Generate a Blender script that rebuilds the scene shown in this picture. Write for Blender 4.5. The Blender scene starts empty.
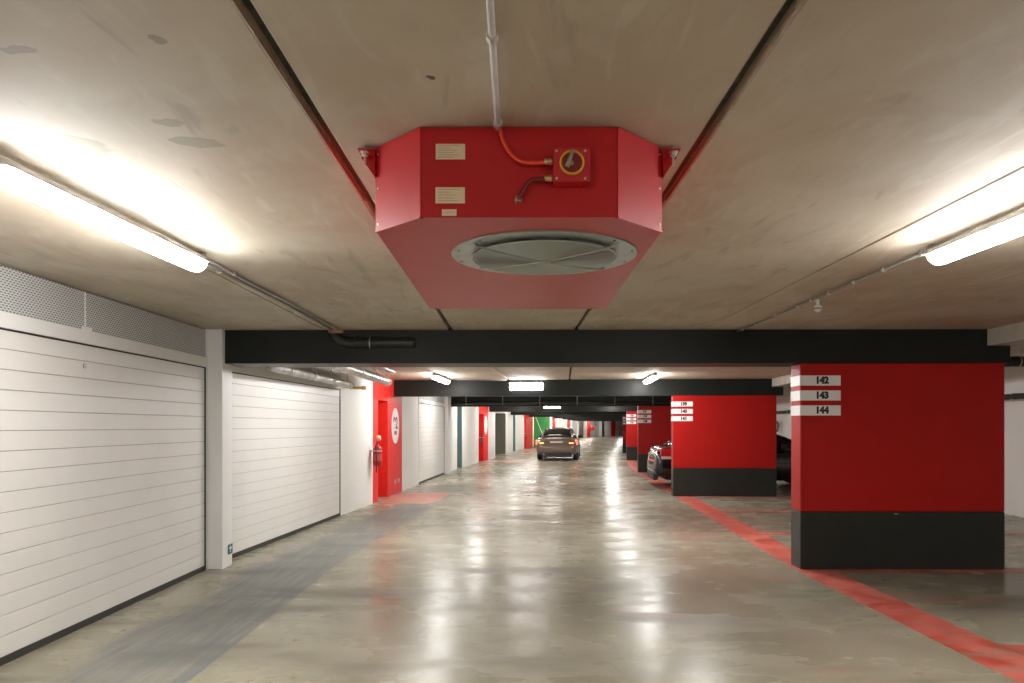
import bpy, bmesh, math, random
from mathutils import Vector, Matrix
random.seed(7)
C = bpy.context.scene.collection
PI = math.pi
H = 1.5                  # camera height
F = 730.0                # focal length in pixels of a 1024 wide frame
CX, HY = 512.0, 426.5    # principal column, horizon row
ZC = 2.52                # ceiling height

# ------------------------------------------------------------------ helpers
def obj(name, bm, mat=None, parent=None, smooth=False, bevel=0.0, sub=0):
    me = bpy.data.meshes.new(name)
    bmesh.ops.recalc_face_normals(bm, faces=bm.faces)
    bm.to_mesh(me); bm.free()
    o = bpy.data.objects.new(name, me); C.objects.link(o)
    if mat is not None: me.materials.append(mat)
    if smooth:
        for p in me.polygons: p.use_smooth = True
    if bevel:
        m = o.modifiers.new('bevel', 'BEVEL'); m.width = bevel; m.segments = 2; m.limit_method = 'ANGLE'
    if sub:
        m = o.modifiers.new('sub', 'SUBSURF'); m.levels = sub; m.render_levels = sub
    if parent is not None:
        o.parent = parent
        o.matrix_parent_inverse = Matrix.Translation(-parent.location) if parent.rotation_euler.z == 0 else parent.matrix_basis.inverted()
    return o
def tag(o, label=None, cat=None, group=None, kind=None):
    if label: o['label'] = label
    if cat: o['category'] = cat
    if group: o['group'] = group
    if kind: o['kind'] = kind
    return o
def thing(name, loc, label, cat, group=None, rz=0.0):
    o = bpy.data.objects.new(name, None); o.empty_display_size = 0.1
    o.location = loc; o.rotation_euler = (0, 0, rz); C.objects.link(o)
    return tag(o, label, cat, group)
def hexa(bm, pts):
    v = [bm.verts.new(p) for p in pts]
    for f in ((0,3,2,1),(4,5,6,7),(0,1,5,4),(1,2,6,5),(2,3,7,6),(3,0,4,7)):
        bm.faces.new([v[i] for i in f])
    return v
def box(bm, x0, x1, y0, y1, z0, z1):
    return hexa(bm, [(x0,y0,z0),(x1,y0,z0),(x1,y1,z0),(x0,y1,z0),(x0,y0,z1),(x1,y0,z1),(x1,y1,z1),(x0,y1,z1)])
def BM(): return bmesh.new()
def wbox(bm, P, Q, z0, z1, d0, d1, s0=None, s1=None):
    """box along the wall line P->Q; d = depth away from the lane (to the left of travel)."""
    P = Vector(P); Q = Vector(Q); t = (Q-P); L = t.length; t.normalize(); n = Vector((-t.y, t.x))
    a = P + t*(0 if s0 is None else s0); b = P + t*(L if s1 is None else s1)
    q = [a+n*d0, b+n*d0, b+n*d1, a+n*d1]
    return hexa(bm, [(p.x,p.y,z0) for p in q]+[(p.x,p.y,z1) for p in q])
def tube(bm, pts, r, seg=12, cap=True):
    pts = [Vector(p) for p in pts]; rings = []
    up = None
    for i, p in enumerate(pts):
        if i == 0: t = pts[1]-pts[0]
        elif i == len(pts)-1: t = pts[-1]-pts[-2]
        else: t = (pts[i+1]-pts[i]).normalized()+(pts[i]-pts[i-1]).normalized()
        t.normalize()
        if up is None:
            up = Vector((0,0,1)) if abs(t.z) < .9 else Vector((1,0,0))
        a = t.cross(up).normalized(); b = a.cross(t).normalized(); up = b
        rr = r[i] if isinstance(r, (list, tuple)) else r
        rings.append([bm.verts.new(p + a*math.cos(2*PI*k/seg)*rr + b*math.sin(2*PI*k/seg)*rr) for k in range(seg)])
    for i in range(len(rings)-1):
        for k in range(seg):
            bm.faces.new((rings[i][k], rings[i][(k+1)%seg], rings[i+1][(k+1)%seg], rings[i+1][k]))
    if cap:
        bm.faces.new(rings[0][::-1]); bm.faces.new(rings[-1])
def smoothpath(pts, n=8):
    pts = [Vector(p) for p in pts]; out = []
    P = [pts[0]]+pts+[pts[-1]]
    for i in range(1, len(P)-2):
        for k in range(n):
            t = k/n
            a, b, c, d = P[i-1], P[i], P[i+1], P[i+2]
            out.append(.5*((2*b)+(-a+c)*t+(2*a-5*b+4*c-d)*t*t+(-a+3*b-3*c+d)*t**3))
    out.append(pts[-1]); return out
def ring(bm, c, R, r, axis='z', seg=48, rs=8):
    c = Vector(c); rows = []
    for i in range(seg):
        a = 2*PI*i/seg; row = []
        for k in range(rs):
            b = 2*PI*k/rs; q = R+r*math.cos(b); h = r*math.sin(b)
            if axis == 'z': p = (q*math.cos(a), q*math.sin(a), h)
            elif axis == 'y': p = (q*math.cos(a), h, q*math.sin(a))
            else: p = (h, q*math.cos(a), q*math.sin(a))
            row.append(bm.verts.new(c+Vector(p)))
        rows.append(row)
    for i in range(seg):
        for k in range(rs):
            bm.faces.new((rows[i][k], rows[(i+1)%seg][k], rows[(i+1)%seg][(k+1)%rs], rows[i][(k+1)%rs]))
def lathe(bm, c, prof, axis='z', seg=32):
    """prof: list of (radius, height along axis)."""
    c = Vector(c); rows = []
    for r, h in prof:
        row = []
        for i in range(seg):
            a = 2*PI*i/seg
            if axis == 'z': p = (r*math.cos(a), r*math.sin(a), h)
            elif axis == 'y': p = (r*math.cos(a), h, r*math.sin(a))
            else: p = (h, r*math.cos(a), r*math.sin(a))
            row.append(bm.verts.new(c+Vector(p)))
        rows.append(row)
    for j in range(len(rows)-1):
        for i in range(seg):
            bm.faces.new((rows[j][i], rows[j][(i+1)%seg], rows[j+1][(i+1)%seg], rows[j+1][i]))
    if prof[0][0] > 1e-5: bm.faces.new(rows[0][::-1])
    if prof[-1][0] > 1e-5: bm.faces.new(rows[-1])
def text_mesh(s, size, bold=0.0, depth=0.001, align='CENTER'):
    cu = bpy.data.curves.new('txt', 'FONT'); cu.body = s; cu.size = size; cu.align_x = align; cu.align_y = 'CENTER'
    cu.offset = bold; cu.extrude = depth
    o = bpy.data.objects.new('txt', cu); C.objects.link(o)
    bpy.context.view_layer.update()
    me = bpy.data.meshes.new_from_object(o.evaluated_get(bpy.context.evaluated_depsgraph_get()))
    bpy.data.objects.remove(o); return me
def place_text(name, s, size, loc, xdir, parent, mat, bold=0.0, sx=1.0, align='CENTER'):
    """xdir: direction of reading in the horizontal plane; letters stand upright."""
    me = text_mesh(s, size, bold, align=align); me.name = name; me.materials.clear(); me.materials.append(mat)
    x = Vector((xdir[0], xdir[1], 0)).normalized(); z = Vector((x.y, -x.x, 0)); y = Vector((0,0,1))
    M = Matrix(((x.x*sx, y.x, z.x, loc[0]), (x.y*sx, y.y, z.y, loc[1]), (x.z*sx, y.z, z.z, loc[2]), (0,0,0,1)))
    me.transform(M)
    o = bpy.data.objects.new(name, me); C.objects.link(o)
    if parent is not None:
        o.parent = parent
        M0 = Matrix.Identity(4); q = parent; 
        chain = []
        while q is not None: chain.append(q); q = q.parent
        root = chain[-1]
        # parents other than the root carry identity world matrices by construction
        if parent is root: o.matrix_parent_inverse = root.matrix_basis.inverted()
    return o
def child(name, bm, mat, parent, **k):
    """child of a part whose own world matrix is identity."""
    o = obj(name, bm, mat, None, **k); o.parent = parent
    return o

# ------------------------------------------------------------------ materials
def newmat(name):
    m = bpy.data.materials.new(name); m.use_nodes = True
    return m, m.node_tree.nodes, m.node_tree.links, m.node_tree.nodes['Principled BSDF']
def mat(name, col, rough=.5, metal=0.0, noise=0.0, nscale=8.0, bump=0.0, bscale=60.0, emit=None, es=0.0, coat=0.0, spec=.5):
    m, N, L, b = newmat(name)
    b.inputs['Base Color'].default_value = (*col, 1); b.inputs['Roughness'].default_value = rough
    b.inputs['Metallic'].default_value = metal; b.inputs['Coat Weight'].default_value = coat
    b.inputs['Specular IOR Level'].default_value = spec
    b.inputs['Coat Roughness'].default_value = .1
    tc = N.new('ShaderNodeTexCoord')
    if noise:
        n = N.new('ShaderNodeTexNoise'); n.inputs['Scale'].default_value = nscale; n.inputs['Detail'].default_value = 5
        L.new(tc.outputs['Object'], n.inputs['Vector'])
        r = N.new('ShaderNodeMapRange'); r.inputs['From Min'].default_value = .3; r.inputs['From Max'].default_value = .7
        r.inputs['To Min'].default_value = 1-noise; r.inputs['To Max'].default_value = 1+noise
        L.new(n.outputs['Fac'], r.inputs['Value'])
        x = N.new('ShaderNodeVectorMath'); x.operation = 'SCALE'; x.inputs[0].default_value = col
        L.new(r.outputs['Result'], x.inputs['Scale']); L.new(x.outputs[0], b.inputs['Base Color'])
    if bump:
        n = N.new('ShaderNodeTexNoise'); n.inputs['Scale'].default_value = bscale; n.inputs['Detail'].default_value = 3
        L.new(tc.outputs['Object'], n.inputs['Vector'])
        bp = N.new('ShaderNodeBump'); bp.inputs['Strength'].default_value = bump; bp.inputs['Distance'].default_value = .01
        L.new(n.outputs['Fac'], bp.inputs['Height']); L.new(bp.outputs['Normal'], b.inputs['Normal'])
    if emit:
        b.inputs['Emission Color'].default_value = (*emit, 1); b.inputs['Emission Strength'].default_value = es
    return m

class NT:
    def __init__(s, m): s.N = m.node_tree.nodes; s.L = m.node_tree.links
    def link(s, a, b):
        if isinstance(a, bpy.types.NodeSocket): s.L.new(a, b)
        else: b.default_value = a
    def math(s, op, a, b=0.0, clamp=False):
        n = s.N.new('ShaderNodeMath'); n.operation = op; n.use_clamp = clamp
        s.link(a, n.inputs[0]); s.link(b, n.inputs[1]); return n.outputs[0]
    def mix(s, f, a, b):
        n = s.N.new('ShaderNodeMix'); n.data_type = 'RGBA'
        s.link(f, n.inputs[0])
        s.link(a if isinstance(a, bpy.types.NodeSocket) else (*a, 1), n.inputs[6])
        s.link(b if isinstance(b, bpy.types.NodeSocket) else (*b, 1), n.inputs[7]); return n.outputs[2]
    def rng(s, v, a, b, c=0.0, d=1.0):
        n = s.N.new('ShaderNodeMapRange'); n.interpolation_type = 'SMOOTHSTEP' if c == 0 else 'LINEAR'; s.link(v, n.inputs['Value'])
        for k, x in zip(('From Min','From Max','To Min','To Max'), (a,b,c,d)): n.inputs[k].default_value = x
        return n.outputs['Result']
    def noise(s, vec, sc, det=5, dist=0.0, scale3=None):
        if scale3:
            mp = s.N.new('ShaderNodeMapping'); mp.inputs['Scale'].default_value = scale3; s.L.new(vec, mp.inputs['Vector']); vec = mp.outputs[0]
        n = s.N.new('ShaderNodeTexNoise'); n.inputs['Scale'].default_value = sc; n.inputs['Detail'].default_value = det
        n.inputs['Distortion'].default_value = dist; s.L.new(vec, n.inputs['Vector']); return n.outputs['Fac']
    def sep(s, vec):
        n = s.N.new('ShaderNodeSeparateXYZ'); s.L.new(vec, n.inputs[0]); return n.outputs
    def bump(s, h, strength, dist=.01):
        n = s.N.new('ShaderNodeBump'); n.inputs['Strength'].default_value = strength; n.inputs['Distance'].default_value = dist
        s.L.new(h, n.inputs['Height']); return n.outputs['Normal']

def coords(m):
    n = m.node_tree.nodes.new('ShaderNodeTexCoord'); return n.outputs['Object']

def floor_base(t, v):
    big = t.noise(v, .55, 6, .5); mid = t.noise(v, 2.3, 6, .2); streak = t.noise(v, 1.2, 7, .3, (.6, 1.7, 1)); fine = t.noise(v, 38, 4)
    col = t.mix(t.rng(big, .35, .65), (.235, .215, .152), (.335, .31, .228))
    col = t.mix(t.rng(mid, .42, .78, 0, .4), col, (.43, .405, .315))
    col = t.mix(t.rng(streak, .50, .70, 0, .7), col, (.135, .12, .088))
    col = t.mix(t.rng(fine, .35, .7, 0, .25), col, (.18, .168, .125))
    return col, big, mid, streak, fine
def floor_mat():
    m, N, L, b = newmat('polished_concrete'); t = NT(m); v = coords(m); X, Y, Z = t.sep(v)
    col, big, mid, streak, fine = floor_base(t, v)
    # blue-grey walkway strip worn into the slab
    wob = t.math('MULTIPLY', t.math('SUBTRACT', t.noise(v, 1.6, 6), .5), .5)
    sh = t.math('MULTIPLY', t.math('MAXIMUM', t.math('SUBTRACT', Y, 8), 0.0), .078)
    xs = t.math('SUBTRACT', X, sh)
    a = t.rng(xs, -1.895, -1.91); c = t.rng(t.math('ADD', xs, wob), -2.85, -2.6)
    fade = t.rng(Y, 22, 14)
    grain = t.rng(t.noise(v, 5, 8, .4, (3.5, .25, 1)), .3, .7, .35, 1)
    k = t.math('MULTIPLY', t.math('MULTIPLY', t.math('MULTIPLY', a, c), fade), grain)
    col = t.mix(t.math('MULTIPLY', k, .9), col, (.165, .18, .19))
    # pinkish tyre rub patches in the lane
    pk = t.math('MULTIPLY', t.rng(t.noise(v, .9, 6, .5, (1, 2.2, 1)), .56, .68), t.rng(X, .2, 1.6))
    col = t.mix(t.math('MULTIPLY', pk, .30), col, (.42, .16, .11))
    L.new(col, b.inputs['Base Color'])
    r = t.math('ADD', t.rng(mid, .25, .75, .18, .30), t.rng(streak, .4, .7, 0, .14))
    r = t.math('ADD', r, t.math('MULTIPLY', k, .25))
    L.new(r, b.inputs['Roughness']); b.inputs['Specular IOR Level'].default_value = .14
    h = t.math('ADD', t.math('MULTIPLY', t.noise(v, 7, 4), 1.0), t.math('MULTIPLY', fine, .12))
    L.new(t.bump(h, .09, .012), b.inputs['Normal'])
    return m
def marking_mat(lo=0.0, hi=.75):
    m, N, L, b = newmat('worn_red_floor_paint'); t = NT(m); v = coords(m)
    col, big, mid, streak, fine = floor_base(t, v)
    red = t.mix(t.rng(t.noise(v, 3.0, 7, .8), .35, .65), (.50, .055, .038), (.68, .16, .12))
    w = t.rng(t.noise(v, 4.5, 8, .9, (1, 2, 1)), .48, .72, lo, hi)
    col = t.mix(w, red, col)
    L.new(col, b.inputs['Base Color']); b.inputs['Roughness'].default_value = .36
    L.new(t.bump(t.noise(v, 7, 4), .14, .012), b.inputs['Normal'])
    return m
def ceiling_mat():
    m, N, L, b = newmat('precast_concrete_ceiling'); t = NT(m); v = coords(m); X, Y, Z = t.sep(v)
    big = t.noise(v, .9, 6, 1.0); mid = t.noise(v, 3.2, 8, .8); sc = t.noise(v, 2.2, 8, 1.6, (2.5, .6, 1)); fine = t.noise(v, 60, 3)
    col = t.mix(t.rng(big, .35, .65), (.47, .39, .295), (.55, .49, .39))
    col = t.mix(t.rng(mid, .5, .7, 0, .45), col, (.56, .52, .44))
    col = t.mix(t.rng(sc, .54, .68, 0, .5), col, (.60, .56, .48))
    col = t.mix(t.rng(sc, .43, .30, 0, .5), col, (.32, .275, .21))
    nx = t.math('MULTIPLY', t.math('SUBTRACT', t.noise(v, 7, 5), .5), .16)
    nx2 = t.math('MULTIPLY', t.math('SUBTRACT', t.noise(v, 22, 5), .5), .05)
    for (px, py, rx, ry, cc, s) in ((-1.60, 2.66, .13, .11, (.29,.275,.19), .8), (-1.13, 2.62, .07, .05, (.30,.28,.19), .7), (-1.16, 2.45, .045, .03, (.30,.27,.19), .6),
                                    (-.240, 2.13, .009, .012, (.06,.035,.03), .9), (-1.33, 1.98, .05, .02, (.19,.15,.12), .5), (-.93, 1.93, .02, .02, (.15,.12,.1), .5), (-2.3, 2.1, .2, .1, (.25,.22,.17), .4)):
        dx = t.math('DIVIDE', t.math('SUBTRACT', t.math('ADD', X, nx2 if rx < .03 else nx), px), rx)
        dy = t.math('DIVIDE', t.math('SUBTRACT', t.math('ADD', Y, nx2), py), ry)
        d = t.math('ADD', t.math('MULTIPLY', dx, dx), t.math('MULTIPLY', dy, dy))
        col = t.mix(t.rng(d, 1.25, .85, 0, s), col, cc)
    L.new(col, b.inputs['Base Color']); b.inputs['Roughness'].default_value = .62
    L.new(t.bump(t.math('ADD', mid, t.math('MULTIPLY', fine, .2)), .12, .008), b.inputs['Normal'])
    return m
def joint_mat():
    m, N, L, b = newmat('joint_mortar'); t = NT(m); v = coords(m); X, Y, Z = t.sep(v)
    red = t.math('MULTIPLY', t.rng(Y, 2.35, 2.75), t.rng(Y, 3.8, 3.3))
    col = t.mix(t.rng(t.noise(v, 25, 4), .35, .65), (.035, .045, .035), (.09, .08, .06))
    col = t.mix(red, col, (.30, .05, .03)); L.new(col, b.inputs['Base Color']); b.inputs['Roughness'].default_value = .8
    return m
def mortar_mat():
    m, N, L, b = newmat('joint_edge_mortar'); t = NT(m); v = coords(m); X, Y, Z = t.sep(v)
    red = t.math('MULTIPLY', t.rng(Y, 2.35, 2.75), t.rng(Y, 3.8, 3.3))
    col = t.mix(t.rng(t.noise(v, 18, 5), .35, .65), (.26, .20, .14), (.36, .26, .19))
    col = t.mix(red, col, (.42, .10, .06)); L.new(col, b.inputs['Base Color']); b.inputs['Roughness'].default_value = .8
    return m
def perforated_mat():
    m, N, L, b = newmat('perforated_grey_sheet'); t = NT(m); v = coords(m); X, Y, Z = t.sep(v)
    row = t.math('DIVIDE', Z, .016); ri = t.math('FLOOR', row); fr = t.math('SUBTRACT', t.math('SUBTRACT', row, ri), .5)
    off = t.math('MULTIPLY', t.math('MODULO', ri, 2.0), .5)
    cl = t.math('ADD', t.math('DIVIDE', Y, .034), off); fc = t.math('SUBTRACT', t.math('FRACT', cl), .5)
    ex = t.math('MULTIPLY', fc, fc); ey = t.math('MULTIPLY', fr, fr)
    d = t.math('ADD', t.math('MULTIPLY', ex, 7.0), t.math('MULTIPLY', ey, 9.0))
    hole = t.math('LESS_THAN', d, 1.0)
    col = t.mix(hole, (.60, .61, .60), (.17, .175, .17)); L.new(col, b.inputs['Base Color']); b.inputs['Roughness'].default_value = .45
    return m
def white_mat(name, a=(.74,.72,.68), rough=.5):
    m, N, L, b = newmat(name); t = NT(m); v = coords(m)
    col = t.mix(t.rng(t.noise(v, 1.8, 6, .5), .4, .7, 0, .35), a, tuple(x*.9 for x in a))
    L.new(col, b.inputs['Base Color']); b.inputs['Roughness'].default_value = rough
    L.new(t.bump(t.noise(v, 45, 3), .05, .004), b.inputs['Normal'])
    return m

M = {}
M['floor'] = floor_mat(); M['mark'] = marking_mat(.05); M['mark2'] = marking_mat(.5, .85); M['ceil'] = ceiling_mat(); M['joint'] = joint_mat(); M['mortar'] = mortar_mat()
M['perf'] = perforated_mat()
M['white'] = white_mat('white_painted_wall', (.78,.76,.72), .6)
M['doorwhite'] = white_mat('white_door_slats', (.76,.735,.70), .38)
M['frame'] = white_mat('white_frame_paint', (.80,.79,.77), .35)
M['slatgap'] = mat('slat_shadow_gap', (.34,.32,.29), .7)
M['rubber'] = mat('black_rubber', (.035,.035,.032), .7)
M['black'] = mat('black_beam_paint', (.0085,.011,.009), .42, spec=.3, noise=.15, nscale=3, bump=.06)
M['blackwall'] = mat('black_wall_base_paint', (.013,.015,.012), .42, noise=.2, nscale=5, bump=.05)
M['red'] = mat('red_wall_paint', (.385,.007,.005), .46, spec=.25, noise=.05, nscale=3, bump=.05, bscale=40)
M['redwall'] = mat('red_niche_paint', (.66,.022,.014), .5, spec=.3, noise=.05, nscale=3)
M['fanred'] = mat('red_lacquered_sheet', (.46,.012,.014), .36, noise=.06, nscale=4, coat=0.0, spec=.33)
M['plate'] = mat('white_number_plate', (.80,.79,.78), .35)
M['ink'] = mat('black_ink', (.012,.012,.012), .5)
M['inkred'] = mat('dark_red_ink', (.30,.03,.04), .5)
M['conc'] = mat('light_concrete', (.50,.47,.41), .65, noise=.12, nscale=5, bump=.1)
M['lampbody'] = mat('grey_lamp_housing', (.50,.49,.47), .45)
M['tube'] = mat('frosted_lit_diffuser', (.9,.9,.9), .4, emit=(1.0,.985,.965), es=74.0)
M['exit'] = mat('lit_light_box', (.9,.9,.9), .4, emit=(1.0,.94,.96), es=22.0)
M['galv'] = mat('galvanised_steel', (.36,.39,.37), .34, metal=.75, noise=.15, nscale=14)
M['wire'] = mat('galvanised_wire', (.46,.50,.48), .35, metal=.6)
M['dark'] = mat('dark_cavity', (.012,.012,.012), .8)
M['pipe'] = mat('grey_conduit', (.27,.26,.23), .4, metal=.2)
M['silver'] = mat('foil_pipe_lagging', (.42,.41,.39), .32, metal=.6, noise=.3, nscale=8)
M['blackpipe'] = mat('black_plastic_pipe', (.018,.022,.019), .3)
M['orange'] = mat('orange_red_cable', (.80,.055,.018), .4)
M['darkcable'] = mat('dark_red_cable', (.16,.012,.012), .4)
M['brass'] = mat('brass_fitting', (.62,.48,.25), .3, metal=.9)
M['yellow'] = mat('yellow_plastic', (.72,.36,.02), .4)
M['steel'] = mat('pale_zinc_steel', (.62,.60,.56), .35, metal=.7)
M['lever'] = mat('grey_beige_lever', (.34,.29,.19), .4)
M['paper'] = mat('cream_label_paper', (.74,.58,.38), .6)
M['faint'] = mat('faint_grey_print', (.48,.37,.25), .6)
M['switchred'] = mat('red_switch_plastic', (.50,.012,.018), .4)
M['grey'] = mat('grey_door_paint', (.17,.165,.13), .5)
M['teal'] = mat('teal_door_paint', (.13,.25,.26), .5)
M['green'] = mat('green_wall_paint', (.02,.22,.035), .5)
M['brown'] = mat('dark_brown_door_paint', (.10,.085,.07), .5)
M['wgrey'] = mat('pale_grey_wall_paint', (.45,.45,.42), .6)
M['cream'] = mat('cream_plastic', (.72,.64,.42), .45)
M['extred'] = mat('extinguisher_red', (.45,.012,.016), .3)
M['signblue'] = mat('blue_sign_film', (.02,.10,.14), .4)
M['copper'] = mat('brick_pink_collar', (.42,.19,.13), .6)
M['carbronze'] = mat('bronze_car_paint', (.19,.14,.115), .28, metal=.55, coat=.6)
M['carblack'] = mat('black_car_paint', (.008,.009,.013), .14, coat=.9)
M['glass'] = mat('tinted_car_glass', (.008,.010,.010), .05, spec=.8)
M['tail'] = mat('lit_tail_lamp', (.5,.02,.01), .2, emit=(1.0,.035,.02), es=9.0)
M['amber'] = mat('lit_amber_lamp', (.8,.3,.02), .2, emit=(1.0,.24,.04), es=4.0)
M['tailoff'] = mat('red_tail_lens', (.62,.015,.02), .12, coat=.6)
M['clear'] = mat('clear_lens', (.70,.62,.62), .15)
M['chrome'] = mat('chrome_trim', (.75,.75,.75), .15, metal=1.0)
M['tyre'] = mat('tyre_rubber', (.014,.014,.014), .8)
M['alloy'] = mat('alloy_wheel', (.45,.45,.45), .3, metal=.8)

# ------------------------------------------------------------------ lane geometry (the hall bends gently to the right)
TY = [-12, 7.70, 15.9, 24.1, 32.7, 41.65, 50.3, 58.9, 67.5, 76.0, 84.5, 93.0, 118.0]
TC = [0, 0.0, .57, 1.13, 2.1, 3.28, 4.62, 6.0, 7.45, 8.8, 10.1, 11.45, 15.5]
def cen(y):
    for i in range(len(TY)-1):
        if y <= TY[i+1]:
            t = (y-TY[i])/(TY[i+1]-TY[i]); return TC[i]+t*(TC[i+1]-TC[i])
    return TC[-1]
TH = [0]
for i in range(1, len(TY)-1):
    TH.append(.5*(math.atan2(TC[i]-TC[i-1], TY[i]-TY[i-1])+math.atan2(TC[i+1]-TC[i], TY[i+1]-TY[i])))
TH.append(TH[-1])
TH[1] = .010
def at(i, u, v=0.0):
    """point at beam i, u metres to the right of the lane centre, v metres along the lane."""
    th = TH[i]; return Vector((TC[i]+u*math.cos(th)+v*math.sin(th), TY[i]-u*math.sin(th)+v*math.cos(th)))
NB = 11   # beams 1..11

# ------------------------------------------------------------------ floor
bm = BM(); box(bm, -14, 36, -12.2, 124, -.25, 0); floor = obj('floor', bm, M['floor']); tag(floor, kind='structure')
def floor_poly(pts, name, z=.002, mt='mark'):
    b = BM(); v = [b.verts.new((p[0], p[1], z)) for p in pts]; b.faces.new(v)
    r = bmesh.ops.extrude_face_region(b, geom=b.faces[:]); 
    for e in r['geom']:
        if isinstance(e, bmesh.types.BMVert): e.co.z = z-.0018
    return child(name, b, M[mt], floor)
# long red line in front of the parking spaces
L0, L1 = [], []
for y in [-12, 0, 4, 7.70]: L0.append((2.965, y)); L1.append((3.345, y))
for i in range(2, 5):
    p = at(i, 2.93); q = at(i, 3.33); L0.append(tuple(p)); L1.append(tuple(q))
floor_poly(L0+L1[::-1], 'painted_line')
def bayline(i, v0, v1, u0=3.38, u1=8.0):
    floor_poly([tuple(at(i, u0, v0)), tuple(at(i, u1, v0)), tuple(at(i, u1, v1)), tuple(at(i, u0, v1))], 'painted_line', z=.0038)
bayline(1, -3.05, -2.66); bayline(1, -5.6, -5.2)
for i in range(1, 6):
    bayline(i, -.15, .04, 3.4, 8.0)
    bayline(i, 2.45, 2.65); bayline(i, 5.05, 5.25)
# pale red patches in front of the red niches on the left
floor_poly([(-2.62,14.25),(-1.55,14.25),(-1.35,16.6),(-2.52,16.6)], 'painted_patch', mt='mark2')
floor_poly([(-1.30,31.1),(.35,31.1),(.55,32.9),(-1.08,32.9)], 'painted_patch', mt='mark2')

# ------------------------------------------------------------------ ceiling: precast planks between the beams, with open joints
bm = BM(); box(bm, -14, 36, -12.2, 124, ZC+.08, ZC+.3); ceil = obj('ceiling', bm, M['dark']); tag(ceil, kind='structure')
joints = [(-3.31,.010), (-1.98,.012), (-.65,.034), (.68,.034), (2.01,.016), (3.34,.005), (4.67,.006), (6.0,.01), (7.33,.01)]
edges = [(-4.7,.0)]+joints+[(8.9,.0)]
def plank(P0, P1, Q1, Q0, g0, g1):
    """P = left edge near/far, Q = right edge near/far"""
    b = BM(); ch0 = .010 if g0 > .02 else .002; ch1 = .010 if g1 > .02 else .002
    z0, z1 = ZC, ZC+.1
    def sh(p, d): return (p[0]+d, p[1])
    a = [sh(P0, g0/2+ch0), sh(Q0, -g1/2-ch1), sh(Q1, -g1/2-ch1), sh(P1, g0/2+ch0)]
    c = [sh(P0, g0/2), sh(Q0, -g1/2), sh(Q1, -g1/2), sh(P1, g0/2)]
    lo = [b.verts.new((x, y, z0)) for x, y in a]; mi = [b.verts.new((x, y, z0+max(ch0, ch1))) for x, y in c]; up = [b.verts.new((x, y, z1)) for x, y in c]
    b.faces.new(lo[::-1]); b.faces.new(up)
    for k in range(4):
        b.faces.new((lo[k], lo[(k+1)%4], mi[(k+1)%4], mi[k])); b.faces.new((mi[k], mi[(k+1)%4], up[(k+1)%4], up[k]))
    return child('concrete_plank', b, M['ceil'], ceil)
rows = [(-12.2, 0)]
def bay_corner(i, u, far):
    if i == 0:
        return Vector((u, -12.2))
    return at(i, u)
for i in range(0, NB):
    for k in range(len(edges)-1):
        (u0, g0), (u1, g1) = edges[k], edges[k+1]
        plank(bay_corner(i, u0, 0), at(i+1, u0), at(i+1, u1), bay_corner(i, u1, 0), g0 if i < 3 else .01, g1 if i < 3 else .01)
b = BM(); box(b, -14, 36, 93, 124, ZC+.005, ZC+.07); child('concrete_plank', b, M['ceil'], ceil)
b = BM()
for u in (-.65, .68, -1.98, 2.01): box(b, u-.03, u+.03, -12, 7.70, ZC+.035, ZC+.06)
child('joint_seal', b, M['joint'], ceil)
# rough mortar bead smeared along one edge of the two wide joints
b = BM()
for u, s in ((-.65, -1), (.68, 1)):
    rr = random.Random(3+s)
    n = 220; prev = None
    for k in range(n+1):
        y = .9 + (3.3-.9)*k/n
        ww = .85*(ww if k else .012)+.15*(.006+.022*rr.random()*rr.random()); w = ww
        e = u+s*.013; q = [(e, y, ZC+.012), (e+s*.004, y, ZC-.003), (e+s*w, y, ZC-.0015), (e+s*(w+.002), y, ZC+.004)]
        vs = [b.verts.new(p) for p in q]
        if prev:
            for j in range(3): b.faces.new((prev[j], prev[j+1], vs[j+1], vs[j]))
        prev = vs
child('joint_bead', b, M['mortar'], ceil)

# ------------------------------------------------------------------ black beams
ordw = ['nearest', 'second', 'third', 'fourth', 'fifth', 'sixth', 'seventh', 'eighth', 'ninth', 'tenth', 'eleventh']
LW = {1:-3.075, 2:-3.27, 3:-3.25, 4:-3.2, 5:-3.4, 6:-3.5, 7:-2.6, 8:-2.8, 9:-3.0, 10:-3.1, 11:-3.2}
for i in range(1, NB+1):
    uL = LW.get(i, -3.3) ; uR = 5.22
    t = thing('ceiling_beam', (TC[i], TY[i], 2.167), f'black beam spanning the lane under the ceiling, {ordw[i-1]} from the camera', 'beam', 'black beams over the lane')
    b = BM(); d = .5 if i == 1 else .30
    q0, q1 = at(i, uL), at(i, uR); r1, r0 = at(i, uR, d), at(i, uL, d)
    p = [q0, q1, r1, r0]
    hexa(b, [(a.x, a.y, 2.167) for a in p]+[(a.x, a.y, 2.345) for a in p])
    q1 = at(i, 4.98); r1 = at(i, 4.98, d); p = [q0, q1, r1, r0]
    hexa(b, [(a.x, a.y, 2.345) for a in p]+[(a.x, a.y, ZC+.02) for a in p])
    obj('beam_body', b, M['black'], t)
# concrete ledge running along the lane over the parking spaces
b = BM()
for i in range(0, 6):
    p0 = Vector((5.0, -12)) if i == 0 else at(i, 4.99, .0); p1 = at(i+1, 4.99, .0)
    q0 = Vector((5.5, -12)) if i == 0 else at(i, 5.5, .0); q1 = at(i+1, 5.5, .0)
    p = [p0, q0, q1, p1]
    hexa(b, [(a.x, a.y, 2.35) for a in p]+[(a.x, a.y, ZC+.02) for a in p])
o = obj('trim_1', b, M['conc']); tag(o, kind='structure')

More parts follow.
